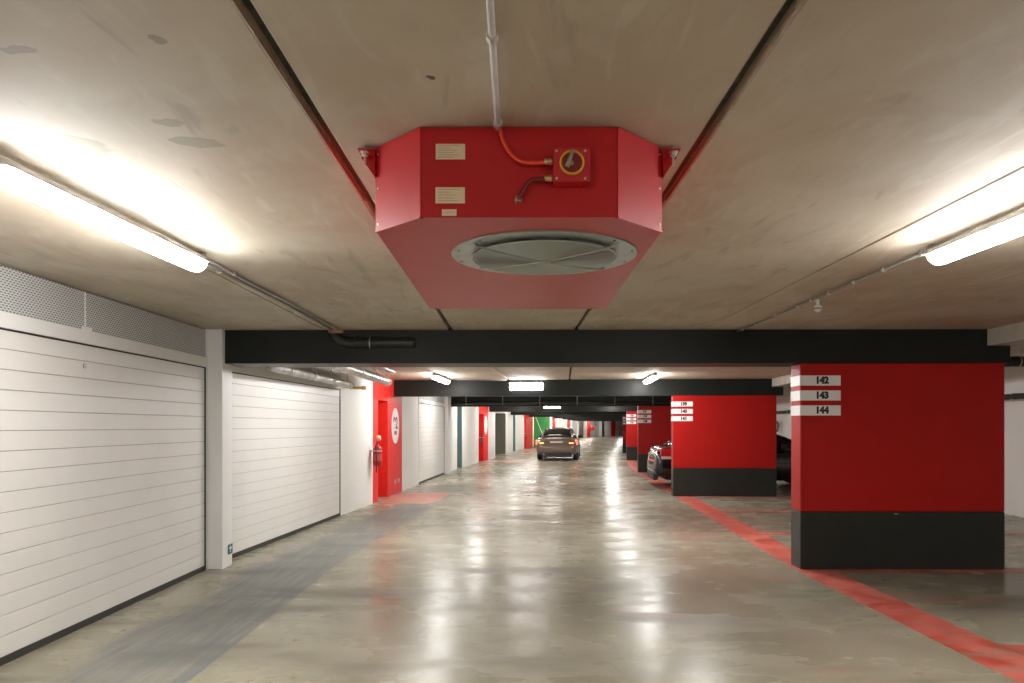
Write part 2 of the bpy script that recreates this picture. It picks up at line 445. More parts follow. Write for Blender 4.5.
# ------------------------------------------------------------------ pillars with bay numbers
nums = {1:(142,143,144), 2:(139,140,141), 3:(136,137,138), 4:(133,134,135), 5:(130,131,132), 6:(127,128,129)}
pw = {1:(3.03, 5.165), 2:(2.90, 5.08), 3:(3.0, 5.15), 4:(3.0, 5.15), 5:(3.0, 5.15)}
for i in range(1, NB+1):
    u0, u1 = pw.get(i, (3.0, 5.15)); d0, d1 = .0, .27
    t = thing('pillar', (at(i, (u0+u1)/2).x, at(i, (u0+u1)/2).y, 0),
              f'wide red pillar with black base' + (f' and number plates 142, 143 and 144, nearest the camera' if i == 1 else f' and three white number plates, {ordw[i-1]} pillar from the camera' if i < 7 else f' far down the lane, {ordw[i-1]} from the camera'), 'pillar', 'pillars between parking spaces')
    for nm, z0, z1, mt, g in (('red_panel', .604, 2.167, M['red'], 0), ('black_base', 0, .604, M['blackwall'], .0)):
        b = BM(); p = [at(i, u0-g, d0-g), at(i, u1+g, d0-g), at(i, u1+g, d1+g), at(i, u0-g, d1+g)]
        hexa(b, [(a.x, a.y, z0) for a in p]+[(a.x, a.y, z1) for a in p])
        obj(nm, b, mt, t, bevel=.012 if nm == 'red_panel' else .008)
    if i in nums:
        for k, n in enumerate(nums[i]):
            z1 = 2.036-k*.157; z0 = z1-.106
            b = BM(); e = .0045
            p = [at(i, u0-e, d0-e), at(i, u0+.42, d0-e), at(i, u0+.42, d0+.001), at(i, u0+.001, d0+.001)]
            hexa(b, [(a.x, a.y, z0) for a in p]+[(a.x, a.y, z1) for a in p])
            p = [at(i, u0-e, d0-e), at(i, u0+.001, d0+.001), at(i, u0+.001, d1-.005), at(i, u0-e, d1-.005)]
            hexa(b, [(a.x, a.y, z0) for a in p]+[(a.x, a.y, z1) for a in p])
            pl = obj('number_plate', b, M['plate'], t)
            c = at(i, u0+.225, -e-.0012)
            tx = place_text('number', str(n),   .096, (c.x, c.y, (z0+z1)/2+.0), (math.cos(TH[i]), -math.sin(TH[i])), None, M['ink'], bold=.0062, sx=.95)
            tx.parent = pl; tx.matrix_parent_inverse = (Matrix.Translation(t.location)).inverted() @ Matrix.Translation(t.location)
    if i == 1:   # tiny fixing on the black base
        c = at(i, u0+1.0, -.004); b = BM(); box(b, c.x-.02, c.x+.02, c.y-.004, c.y+.004, .575, .59); obj('fixing_clip', b, M['pipe'], t)

# ------------------------------------------------------------------ left wall
def px(x, y):  # floor point below a wall foot
    return Vector(((x-CX)*H/(y-HY), F*H/(y-HY)))
A0 = Vector((-3.2, -12)); A1 = Vector((-3.2, 7.66)); B_ = Vector((-3.2, 8.02)); B2 = Vector((-3.17, 8.39))
Cc = Vector((-2.88, 12.28)); D = Vector((-2.705, 14.18)); D2 = Vector((-2.683, 14.62)); E = Vector((-2.64, 15.5)); Fp = Vector((-2.566, 17.03))
G = Vector((-2.43, 18.9)); Hh = Vector((-2.13, 23.05)); I = Vector((-2.08, 23.7)); J = Vector((-1.94, 25.8)); K = Vector((-1.83, 26.7))
Lp = Vector((-1.64, 27.9)); Mm = Vector((-1.40, 30.6)); N_ = Vector((-1.23, 31.6)); O = Vector((-1.07, 32.7)); Pp = Vector((-.81, 35.2)); Q = Vector((-.33, 39.8))
R = Vector((.06, 43.4)); S = Vector((.21, 44.7)); T = Vector((.80, 48.3)); U = Vector((.96, 49.2)); V = Vector((1.5, 53.0)); W = Vector((1.64, 54.5)); W2 = Vector((2.78, 54.5))
HT = ZC+.05
b = BM()
wbox(b, A0, B2, 0, HT, .06, .3)                       # behind the first garage door
wbox(b, A0, Vector((-3.2, 3.2)), 0, HT, 0, .08)
wbox(b, B2, Cc, 0, HT, .06, .3)
for P1, P2 in ((Cc, D), (Fp, G), (K, Lp), (Lp, Mm), (I, J), (O, Pp), (Q, R), (S, T), (V, W)):
    wbox(b, P1, P2, 0, HT, 0, .3)
wbox(b, G, Hh, 0, HT, .06, .3); wbox(b, Hh, I, 0, HT, -.10, .3)
wl = obj('wall_left', b, M['white']); tag(wl, kind='structure')
# column between first and second garage door
b = BM(); box(b, -3.2, -3.04, 7.66, 7.93, 0, ZC+.02)
col = obj('trim_2', b, M['frame'], bevel=.004); tag(col, kind='structure')

def garage_door(name, P, Q, zt=2.12, knob=True, header=True, ks=None, ghead=True):
    t = thing(name, (P.x, P.y, 0), None, None); del_keys = [k for k in t.keys()]
    tag(t, kind='structure')
    Ln = (Q-P).length; n = 16; hh = (zt-.05)/n
    b = BM()
    for k in range(n):
        z0 = .05+k*hh; wbox(b, P, Q, z0+.002, z0+hh-.002, .004, .045, .055, Ln-.055)
    obj('slatted_panel', b, M['doorwhite'], t, bevel=.0025)
    b = BM(); wbox(b, P, Q, .04, zt, .012, .05, .05, Ln-.05); obj('slat_joint', b, M['slatgap'], t)
    b = BM(); wbox(b, P, Q, 0, .045, .0, .05, .03, Ln-.03); obj('bottom_seal', b, M['rubber'], t)
    b = BM()
    wbox(b, P, Q, 0, zt, -.004, .05, Ln-.055, Ln-.035); wbox(b, P, Q, 0, zt, -.004, .05, .035, .055); wbox(b, P, Q, zt-.012, zt, -.001, .05, .05, Ln-.05)
    obj('side_seal', b, M['rubber'], t)
    b = BM(); wbox(b, P, Q, 0, ZC, -.012, .055, Ln-.035, Ln); wbox(b, P, Q, 0, ZC, -.012, .055, 0, .035)
    wbox(b, P, Q, zt, zt+.10, -.015, .055, .0, Ln); obj('door_frame', b, M['frame'], t, bevel=.003)
    if ghead:
        b = BM(); wbox(b, P, Q, zt+.10, ZC-.01, .0, .05, .035, Ln-.035); obj('ventilation_grille', b, M['perf'], t)
        b = BM(); s = ks if ks else Ln/2; wbox(b, P, Q, zt+.095, ZC-.01, -.004, .0, s-.008, s+.008); wbox(b, P, Q, zt+.06, zt+.125, -.02, -.012, s-.06, s+.06)
        obj('grille_strap', b, M['frame'], t)
    if knob:
        s = ks if ks else Ln/2; d = (Q-P).normalized(); nn = Vector((-d.y, d.x)); c = P+d*s
        b = BM(); tube(b, [(c.x+nn.x*.004, c.y+nn.y*.004, 1.955), (c.x-nn.x*.004, c.y-nn.y*.004, 1.955)], .020, 16)
        hd = obj('lock_rosette', b, M['steel'], t)
    return t
garage_door('door_1', Vector((-3.2, 3.3)), Vector((-3.2, 7.66)), ks=2.17)
garage_door('door_2', B2-(Cc-B2).normalized()*.33, Cc, zt=2.12, knob=False)
garage_door('door_3', G, Hh, ks=.06)

def extinguisher(c, nrm, label, s=1.0):
    """c = wall point (x,y), nrm = unit vector into the lane."""
    t = thing('fire_extinguisher', (c.x, c.y, .72), label, 'fire extinguisher', 'red fire extinguishers on the left wall')
    r = .088; a = c+nrm*(r+.045)
    b = BM(); lathe(b, (a.x, a.y, .74), [(.03,0),(.078,.004),(r,.03),(r,.31),(.08,.35),(.055,.38),(.03,.39),(.028,.41)], seg=20)
    obj('cylinder_body', b, M['extred'], t, smooth=True)
    b = BM(); lathe(b, (a.x, a.y, 1.145), [(.02,0),(.024,.025),(.012,.04)], seg=12); box(b, a.x-.012, a.x+.012, a.y-.06, a.y+.03, 1.17, 1.18)
    box(b, a.x-.01, a.x+.01, a.y-.07, a.y+.03, 1.19, 1.20)
    obj('valve_head', b, M['rubber'], t)
    b = BM(); tube(b, smoothpath([(a.x, a.y-.02, 1.17), (a.x-nrm.x*.02, a.y-.10, 1.12), (a.x, a.y-.12, .95), (a.x, a.y-.115, .62)]), .011, 8)
    obj('hose', b, M['rubber'], t, smooth=True)
    b = BM(); lathe(b, (a.x, a.y, 1.02), [(r+.002,0),(r+.002,.025)], seg=20); box(b, min(c.x,a.x), max(c.x,a.x), c.y-.015, c.y+.015, 1.02, 1.045)
    obj('wall_bracket', b, M['steel'], t)
    b = BM(); lathe(b, (a.x, a.y, .84), [(r+.0015,0),(r+.0015,.13)], seg=20); obj('paper_label', b, mat('extinguisher_label', (.55,.08,.08), .5), t)

def niche(name, P, P2, E, Fq, colr, depth=.3, circle=None, leaf=None, top=2.04):
    """P..P2 painted strip, P2..E recess with the door leaf, E..Fq painted wall."""
    t = thing(name, (P.x, P.y, 0), None, None); tag(t, kind='structure')
    b = BM()
    if (P2-P).length > .05: wbox(b, P, P2, 0, HT, 0, depth+.05)
    if (Fq-E).length > .05: wbox(b, E, Fq, 0, HT, 0, depth+.05)
    wbox(b, P2, E, top, HT, 0, depth+.05)
    wbox(b, P2, E, 0, HT, depth+.04, depth+.1)
    obj('painted_surround', b, colr, t)
    b = BM(); Ln = (E-P2).length; wbox(b, P2, E, 0, top, depth, depth+.04)
    dl = obj('door_leaf', b, leaf or colr, t, bevel=.004)
    d = (E-P2).normalized(); nn = Vector((-d.y, d.x)); c = P2+d*.1+nn*(depth-.03)
    b = BM(); tube(b, [(c.x+nn.x*.03, c.y+nn.y*.03, 1.05), (c.x, c.y, 1.05), (c.x+d.x*.12, c.y+d.y*.12, 1.05)], .01, 8); obj('handle', b, M['steel'], t)
    if circle:
        s, zc, rad, big, small = circle
        d = (Fq-E).normalized(); nn = Vector((-d.y, d.x)); c = E+d*s
        b = BM(); vs = []; seg = 48
        for sgn in (0, 1):
            vs.append([b.verts.new((c.x+d.x*rad*math.cos(2*PI*k/seg)-nn.x*(.001+.003*sgn), c.y+d.y*rad*math.cos(2*PI*k/seg)-nn.y*(.001+.003*sgn), zc+rad*math.sin(2*PI*k/seg))) for k in range(seg)])
        b.faces.new(vs[0]); b.faces.new(vs[1])
        for k in range(seg): b.faces.new((vs[0][k], vs[0][(k+1)%seg], vs[1][(k+1)%seg], vs[1][k]))
        sg = obj('round_sign', b, M['plate'], t)
        if big:
            q = c-nn*.0055
            place_text('sign_number', big, .36, (q.x, q.y, zc+.05), (d.x, d.y), None, M['inkred'], bold=.010, sx=1.3).parent = sg
            place_text('sign_mark', small, .11, (q.x, q.y, zc-.16), (d.x, d.y), None, M['inkred'], bold=.006, sx=2.4).parent = sg
    return t
niche('door_4', D, D2, E, Fp, M['redwall'], .32, (.78, 1.515, .40, '92', '88'))
niche('door_5', J, J, K, K, M['white'], .32, leaf=M['brown'], top=2.42)
niche('door_6', Mm, Mm+(N_-Mm)*.05, N_, O, M['redwall'], .32, (.55, 1.55, .40, None, None))
niche('door_7', Pp, Pp, Q, Q, M['white'], .62, leaf=M['grey'], top=2.2)
niche('door_8', R, R, S, S, M['white'], .35, leaf=M['brown'], top=2.42)
niche('door_9', T, T+(U-T)*.1, U, V, M['redwall'], .3)
# far reveals of the recesses (they face the camera) in the colour of their doors
for nm, Pq, Q2, mt, dp in (('trim_3', J, K, M['teal'], .3), ('trim_4', Pp, Q, M['grey'], .6), ('trim_5', R, S, M['teal'], .33)):
    b = BM(); Ln = (Q2-Pq).length; wbox(b, Pq, Q2, 0, 2.2 if nm == 'trim_4' else 2.42, .0 if nm != 'trim_4' else .03, dp, Ln-.012, Ln+.02); o = obj(nm, b, mt); tag(o, kind='structure')
# socket plates on red niche wall
d = (Fp-E).normalized(); nn = Vector((-d.y, d.x))
for k, s in enumerate((.75, 1.15)):
    c = E+d*s; b = BM(); wbox(b, E, Fp, .23, .32, -.012, 0, s-.045, s+.045)
    o = obj('socket_plate', b, M['wgrey'], bevel=.003); tag(o, ('nearer' if k == 0 else 'farther')+' grey socket plate low on the red wall under the round sign', 'socket', 'socket plates on the red niche')
extinguisher(D+(D-Cc).normalized()*-.14, Vector((1, -.05)).normalized(), 'red fire extinguisher hanging beside the nearest red door niche')
extinguisher(Mm, Vector((1, -.1)).normalized(), 'red fire extinguisher beside the second red door niche down the lane')
extinguisher(T, Vector((1, -.1)).normalized(), 'small distant red fire extinguisher beside the third red niche, left of the green wall')
# round cream alarm above the first extinguisher
c = D2+Vector((.0, -.1)); b = BM(); lathe(b, (c.x, c.y, 1.27), [(.055,-.01),(.055,.04),(.04,.07)], axis='x', seg=20)
o = obj('wall_sounder', b, M['cream']); tag(o, 'small round cream alarm sounder above the nearest extinguisher', 'alarm')

# small blue sign at the foot of the first column
t = thing('small_sign', (-3.035, 7.85, .13), 'small blue square sign low on the white column between the garage doors', 'sign')
b = BM(); box(b, -3.036, -3.031, 7.80, 7.92, .13, .235); sg = obj('sign_face', b, M['signblue'], t)
b = BM(); box(b, -3.0315, -3.0295, 7.82, 7.90, .185, .20); box(b, -3.0315, -3.0295, 7.85, 7.865, .15, .22); obj('sign_symbol', b, M['plate'], t)

# green section and the distant curving wall
b = BM(); wbox(b, W, W2, 0, HT, 0, .3); o = obj('wall_green', b, M['green']); tag(o, kind='structure')
far = [(549, 446.6), (562, 441.5), (576, 438.0), (590, 437.2), (604, 436.6), (620, 436.1), (660, 435.6)]
fp = [px(x, y) for x, y in far]; fp[0] = W2
def far_pt(x):   # intersect pixel ray with the distant wall polyline
    k = (x-CX)/F
    for a, c in zip(fp[:-1], fp[1:]):
        xa, xc = CX+F*a.x/a.y, CX+F*c.x/c.y
        if xa <= x <= xc+1e-6:
            d = c-a; den = d.x-k*d.y; s = (k*a.y-a.x)/den; return a+d*s
    return fp[-1]
b = BM()
for a, c in zip(fp[:-1], fp[1:]): wbox(b, a, c, 0, HT, 0, .3)
o = obj('wall_far', b, M['white']); tag(o, kind='structure')
fardoors = [(552.2, 554.6, 'redwall', 'red'), (567.2, 569.8, 'redwall', 'red'), (572, 576.5, 'wgrey', 'grey'), (578.5, 583, 'brown', 'dark brown'), (586.8, 590, 'redwall', 'red'),
            (594.5, 598.5, 'wgrey', 'grey'), (602, 604, 'ink', 'black'), (611, 615, 'redwall', 'red'), (618.5, 622, 'wgrey', 'grey')]
for k, (x0, x1, mt, cn) in enumerate(fardoors):
    a, c = far_pt(x0), far_pt(x1); t = thing(f'door_{10+k}', (a.x, a.y, 0), None, None); tag(t, kind='structure')
    b = BM(); wbox(b, a, c, 0, 2.35, -.06, .0); obj('door_panel', b, M[mt], t)
    b = BM(); wbox(b, a, c, 2.35, 2.43, -.08, 0); obj('door_head', b, M['frame'] if cn != 'red' else M[mt], t)
for x, w_ in ((591.4, 'between the grey door and the white wall'), (616.2, 'at the right end of the far wall')):
    c = far_pt(x); t = thing('hose_reel_box', (c.x, c.y, .9), f'tiny red hose box on the far wall {w_}', 'hose box', 'red boxes on the far wall')
    b = BM(); lathe(b, (c.x+.05, c.y-.75, 1.25), [(.27,-.08),(.30,-.06),(.30,.06),(.27,.08)], axis='y', seg=20); obj('reel_drum', b, M['extred'], t, smooth=True)
    b = BM(); box(b, c.x-.05, c.x+.15, c.y-.70, c.y-.34, 1.15, 1.35); obj('wall_bracket', b, M['steel'], t)
# slender pale diagonal stay in front of the green wall
a = Vector((1.72, 52.8)); b = BM(); tube(b, [(a.x-.05, a.y, 2.3), (a.x+.55, a.y-.2, .75)], .03, 8); 
o = obj('slanting_rail', b, M['frame']); tag(o, 'thin white slanting rail in front of the green wall behind the bronze car', 'rail')

# right wall, back wall
b = BM()
wp = [Vector((8.12, -12)), Vector((8.12, 7.7))]+[at(i, 8.12) for i in range(2, NB+1)]+[Vector((26, 118))]
for a, c in zip(wp[:-1], wp[1:]):
    wbox(b, a, c, 0, HT, 0, -.3)
o = obj('wall_right', b, M['white']); tag(o, kind='structure')
b = BM(); box(b, -3.6, 8.5, -12.2, -12.0, 0, HT); o = obj('wall_back', b, M['white']); tag(o, kind='structure')
b = BM(); box(b, 20, 34, 118.5, 118.8, 0, HT); o = obj('wall_end', b, M['white']); tag(o, kind='structure')
# dark round painted emblem and pipes on right wall
b = BM(); pts = []
for i in range(1, 6):
    p = at(i, 7.93); pts.append((p.x, p.y, 1.99))
t = thing('wall_pipe', (8.0, 12, 1.99), 'long black pipe running along the white right wall behind the parking spaces', 'pipe')
tube(b, [(7.93, -6, 1.99)]+pts, .05, 12); obj('pipe_run', b, M['blackpipe'], t, smooth=True)
b = BM()
for y in range(0, 36, 2):
    x = cen(y)+7.93; box(b, x-.02, x+.2, y-.02, y+.02, 1.93, 2.05)
obj('pipe_clip', b, M['steel'], t)
t = thing('overhead_pipe', (6.6, 9.6, 2.3), 'black overhead pipe crossing behind the nearest red pillar on the right', 'pipe')
b = BM(); tube(b, [(5.6, 9.75, 2.36), (8.1, 9.55, 2.36)], .07, 12); obj('pipe_run', b, M['blackpipe'], t, smooth=True)
b = BM()
for x in (5.9, 6.7, 7.5): ring(b, (x, 9.75-(x-5.6)*.08, 2.36), .072, .008, 'x', 20, 6); box(b, x-.01, x+.01, 9.65-(x-5.6)*.05, 9.67-(x-5.6)*.05, 2.43, ZC-.003)
obj('pipe_clip', b, M['steel'], t)
# round emblem on the right wall, seen between two pillars
yw = 24.0; xw = (779-CX)/F*yw
t = thing('wall_emblem', (at(3, 8.11).x, at(3, 8.11).y, 1.5), 'dark ring emblem on the white right wall above the black car', 'sign')
p = at(3, 8.02, 2.4); b = BM(); ring(b, (p.x, p.y, 1.5), .17, .035, 'x', 32, 8); obj('emblem_ring', b, M['grey'], t)
b = BM(); box(b, p.x-.02, p.x+.0, p.y-.02, p.y+.02, 1.36, 1.64); box(b, p.x-.02, p.x, p.y-.12, p.y+.12, 1.48, 1.52); obj('emblem_bar', b, M['grey'], t)

# ------------------------------------------------------------------ fluorescent lamps
def tube_lamp(x, y0, y1, label, rz=0.0, clips=True, zt=ZC-.030):
    """long waterproof luminaire hung under the ceiling along the lane"""
    yc = (y0+y1)/2
    t = thing('fluorescent_lamp', (x, yc, zt), label, 'ceiling light', 'tube lamps along the lane')
    L_ = y1-y0; hw = .055
    def P(a, z): return Vector((x+math.sin(rz)*a, yc+math.cos(rz)*a, z))
    side = Vector((math.cos(rz), -math.sin(rz), 0))
    def prof(bm, pr, a0, a1, caps=True):
        ra = [bm.verts.new(P(a0, zt+h)+side*w) for w, h in pr]; rb = [bm.verts.new(P(a1, zt+h)+side*w) for w, h in pr]
        n = len(pr)
        for k in range(n): bm.faces.new((ra[k], ra[(k+1)%n], rb[(k+1)%n], rb[k]))
        bm.faces.new(ra); bm.faces.new(rb[::-1])
    b = BM(); prof(b, [(-.036,0),(.036,0),(.044,-.02),(.060,-.036),(-.060,-.036),(-.044,-.02)], -L_/2, L_/2); obj('lamp_housing', b, M['lampbody'], t, bevel=.004)
    b = BM(); n = 14; rows = []
    for j, (f, a) in enumerate(((.25,0),(.7,.012),(.92,.035),(1,.07),(1,L_-.07),(.92,L_-.035),(.7,L_-.012),(.25,L_))):
        rows.append([b.verts.new(P(-L_/2+a, zt-.036)+side*(.060*min(1,f+.1)*math.cos(PI*k/n))+Vector((0,0,-.064*f*math.sin(PI*k/n)))) for k in range(n+1)])
    for j in range(len(rows)-1):
        for k in range(n): b.faces.new((rows[j][k], rows[j][k+1], rows[j+1][k+1], rows[j+1][k]))
    b.faces.new(rows[0]); b.faces.new(rows[-1][::-1])
    obj('diffuser', b, M['tube'], t, smooth=True)
    if clips:
        for a in (-L_/2-.01, L_/2+.01):
            b = BM(); c = P(a, zt-.02); box(b, c.x-.02, c.x+.02, c.y-.02, c.y+.02, zt-.035, zt+.028)
            obj('end_clip', b, M['pipe'], t)
    return t
lampY = [-7.8, -2.2, 3.46, 9.4, 14.6, 20.2, 25.8, 31.2, 35.4, 39.6, 43.8, 48.0, 53.0, 56.9, 61.0, 65.4, 69.6, 73.8, 78.3, 82.4, 86.6, 91.0, 96, 101, 106]  # unseen rows behind the camera and beams added for brightness, far rows packed denser
bw = ['second added row behind the camera', 'first added row behind the camera', 'nearest the camera', 'unseen just behind the nearest beam', 'just before the second beam'] + [f'{q} lamp of its partly added row' for q in ('fifth','sixth','seventh','eighth','ninth','tenth','eleventh','twelfth','thirteenth','fourteenth','fifteenth','sixteenth','seventeenth','eighteenth','nineteenth','twentieth','twenty-first','twenty-second','twenty-third','last')]
for k, y in enumerate(lampY):
    rz = 0 if k < 3 else math.atan2(cen(y+2)-cen(y-2), 4)
    for s, off in (('left', -1.87), ('right', 2.36)):
        if k == 4: off = {'left': -1.90, 'right': 2.29}[s]
        if k == 3 and s == 'left': off = -1.3
        if k == 2 and s == 'left': off = -1.86; rz = .05
        elif k == 2: rz = 0
        if y > 34 and s == 'right' and k % 2: continue
        x = cen(y)+off; yy = y - (.18 if (s == 'right' and k == 2) else 0)
        tube_lamp(x, yy-.8, yy+.8, f'lit tube lamp {s} of the lane, {bw[k]}', rz)
def box_lamp(c, w, hgt, th, label):
    t = thing('light_box', (c.x, c.y, c.z), label, 'light box', 'lit boxes on beams')
    dx = Vector((math.cos(th), -math.sin(th), 0)); dy = Vector((math.sin(th), math.cos(th), 0))
    def bx(b, u0, u1, v0, v1, z0, z1):
        p = [c+dx*u0+dy*v0, c+dx*u1+dy*v0, c+dx*u1+dy*v1, c+dx*u0+dy*v1]
        hexa(b, [(q.x, q.y, c.z+z0) for q in p]+[(q.x, q.y, c.z+z1) for q in p])
    b = BM(); bx(b, -w/2, w/2, -.03, .03, -hgt/2, hgt/2); obj('lamp_housing', b, M['lampbody'], t, bevel=.004)
    b = BM(); bx(b, -w/2+.006, w/2-.006, -.09, -.03, -hgt/2+.004, hgt/2-.004); obj('diffuser', b, M['exit'], t, bevel=.015)
for i, u0, u1, z, hh, wd in ((2, -.62, .11, 2.37, .17, 'second'), (4, -.66, .07, 2.40, .16, 'fourth'), (6, -1.0, -.27, 2.40, .12, 'sixth')):
    p = at(i, (u0+u1)/2, -.035); box_lamp(Vector((p.x, p.y, z)), u1-u0, hh, TH[i], f'white lit box lamp fixed across the front of the {wd} beam')

# ------------------------------------------------------------------ ceiling conduits
def conduit(pts, r, label, couplers=(), mt='pipe', name='ceiling_conduit', clip=None):
    t = thing(name, tuple(pts[0]), label, 'conduit')
    b = BM(); tube(b, pts, r, 10); obj('conduit_tube', b, M[mt], t, smooth=True)
    for c in couplers:
        b = BM(); a, d = Vector(pts[0]), (Vector(pts[-1])-Vector(pts[0])).normalized()
        q = a+d*c; tube(b, [q-d*.012, q+d*.012], r+.006, 10)
        e = d.cross(Vector((0,0,1))); box(b, q.x-.013, q.x+.013, q.y-.006, q.y+.006, q.z, ZC+.001); obj('conduit_clip', b, M['steel'], t)
    return t
conduit([(-1.89, 4.3, ZC-.02), (-1.85, 5.9, ZC-.02), (-1.86, 7.55, ZC-.02)], .011, 'grey ceiling conduit from left lamp to nearest beam, the thicker one', (.4, 1.2, 2.0, 2.8))
conduit([(-1.84, 4.3, ZC-.016), (-1.80, 5.9, ZC-.016), (-1.78, 7.55, ZC-.016)], .008, 'grey ceiling conduit from left lamp to nearest beam, the thinner one', (.5, 1.3, 2.2, 3.0))
conduit([(2.37, 4.1, ZC-.022), (2.37, 7.75, ZC-.022)], .009, 'grey clipped conduit on the ceiling running from the right lamp to the nearest beam', (.12, .55, .95, 1.35, 1.95, 2.45, 3.0, 3.4))
conduit([(-.058, .9, ZC-.016), (-.047, 2.46, ZC-.016)], .0095, 'straight grey conduit on the ceiling ending at the red fan housing', (.25, .98, 1.52), mt='lampbody')
conduit([(cen(15)-1.7, 15.5, ZC-.02), (cen(15.5)-.66, 15.82, ZC-.02)], .01, 'thin conduit across the ceiling before the second beam, left of the light box', ())
# little detector hanging from the right conduit
yd = 5.78; t = thing('smoke_detector', (2.42, yd, ZC-.03), 'small white detector hanging from the right ceiling conduit', 'detector')
b = BM(); lathe(b, (2.42, yd, 0), [(.014,ZC-.02),(.014,ZC-.06),(.03,ZC-.065),(.034,ZC-.085),(.028,ZC-.10),(.012,ZC-.115)], seg=20); box(b, 2.36, 2.43, yd-.01, yd+.01, ZC-.03, ZC-.015); obj('detector_head', b, M['frame'], t, smooth=False)
b = BM(); ring(b, (2.42, yd, ZC-.088), .034, .005, 'z', 20, 6); obj('detector_ring', b, M['pipe'], t)

# black waste pipe hung on front of first beam
t = thing('beam_pipe', (-1.9, 7.7, 2.39), 'black drain pipe hung along the front of the nearest beam at left', 'pipe')
yy = 7.74
b = BM(); tube(b, smoothpath([(-1.86, yy, ZC-.0), (-1.86, yy, ZC-.06), (-1.80, yy, 2.405), (-1.70, yy, 2.387), (-1.45, yy, 2.387), (-1.02, yy-.005, 2.387)], 8), .062, 16); obj('pipe_run', b, M['blackpipe'], t, smooth=True)
b = BM(); ring(b, (-1.50, yy, 2.387), .064, .006, 'x', 24, 6); box(b, -1.506, -1.494, yy-.01, yy+.0, 2.44, ZC); obj('pipe_strap', b, M['steel'], t)
for x in (-1.68, -1.10):
    b = BM(); lathe(b, (x, yy, 2.387), [(.062,-.03),(.070,-.028),(.070,.028),(.062,.03)], axis='x', seg=20); obj('pipe_socket', b, M['blackpipe'], t)
b = BM(); lathe(b, (-1.86, yy, ZC-.035), [(.07,0),(.085,.008),(.085,.034)], seg=20); obj('ceiling_collar', b, M['copper'], t)

# silver pipes along the left wall behind the first beam
def lagged(pts, r, label, joints_, extra=None):
    t = thing('lagged_pipe', tuple(pts[0]), label, 'pipe', 'silver pipes behind the nearest beam')
    b = BM(); tube(b, smoothpath(pts, 6), r, 16); obj('pipe_run', b, M['silver'], t, smooth=True)
    a = Vector(pts[0]); c = Vector(pts[-1])
    for s in joints_:
        q = a.lerp(c, s); d = (c-a).normalized()
        b = BM(); tube(b, [q-d*.015, q+d*.015], r+.008, 16); box(b, q.x-.008, q.x+.008, q.y-.01, q.y+.01, q.z+r, ZC-.003); obj('pipe_band', b, M['steel'], t)
    return t
lagged([(-2.36, 8.15, 2.33), (-2.34, 11, 2.33), (-2.31, 13.6, 2.33)], .075, 'thick silver lagged pipe under the ceiling behind the nearest beam', (.25, .55, .8, .97))
lagged([(-2.76, 8.15, 2.19), (-2.74, 10, 2.19), (-2.70, 12.2, 2.19)], .058, 'silver pipe hanging low above the second garage door', (.2, .45, .7, .95))
lagged([(-2.08, 8.15, 2.44), (-2.06, 10, 2.44), (-2.05, 12.6, 2.44)], .035, 'thin silver pipe close under the ceiling beside the thicker lagged pipe', (.3, .6, .9))
t = thing('pipe_fitting', (-2.70, 12.25, 2.19), 'yellow brass valve at the end of the lower silver pipe', 'valve')
b = BM(); tube(b, [(-2.70, 12.22, 2.16), (-2.70, 12.34, 2.16)], .035, 10); tube(b, [(-2.74, 12.28, 2.15), (-2.46, 12.28, 2.15)], .022, 10); obj('valve_body', b, M['brass'], t)
b = BM(); box(b, -2.53, -2.45, 12.26, 12.3, 2.12, 2.18); obj('valve_lever', b, M['yellow'], t)
# black sprinkler pipe with hangers in front of beam three
t = thing('sprinkler_pipe', (TC[3], TY[3], 2.3), 'black pipe with evenly spaced steel hangers along the third beam', 'pipe')
b = BM(); p, q = at(3, -3.2, -.12), at(3, 4.9, -.12); tube(b, [(p.x, p.y, 2.28), (q.x, q.y, 2.28)], .06, 12); obj('pipe_run', b, M['blackpipe'], t, smooth=True)
for u in (-2.65, -1.43, -.21, 1.01, 2.23, 3.45):
    p = at(3, u, -.12); b = BM(); box(b, p.x-.012, p.x+.012, p.y-.08, p.y-.062, 2.20, ZC-.003); obj('pipe_hanger', b, M['pipe'], t)

# ------------------------------------------------------------------ red fan housing
FY, CYc, RY = 2.48, 2.665, 4.40; ZB = 2.213; ZT = ZC-.003
fan = thing('ventilation_fan', (.03, 3.4, ZT), 'large red jet fan housing with round grille hanging under the ceiling', 'ventilation fan')
outline = [(-.308, FY), (.357, FY), (.545, CYc), (.562, RY), (-.495, RY), (-.495, CYc)]
b = BM(); lo = [b.verts.new((x, y, ZB)) for x, y in outline]; up = [b.verts.new((x, y, ZT)) for x, y in outline]
n = len(lo)
for k in (0, 2, 3, 4): b.faces.new((lo[k], lo[(k+1)%n], up[(k+1)%n], up[k]))
b.faces.new(up)
obj('housing', b, M['fanred'], fan)
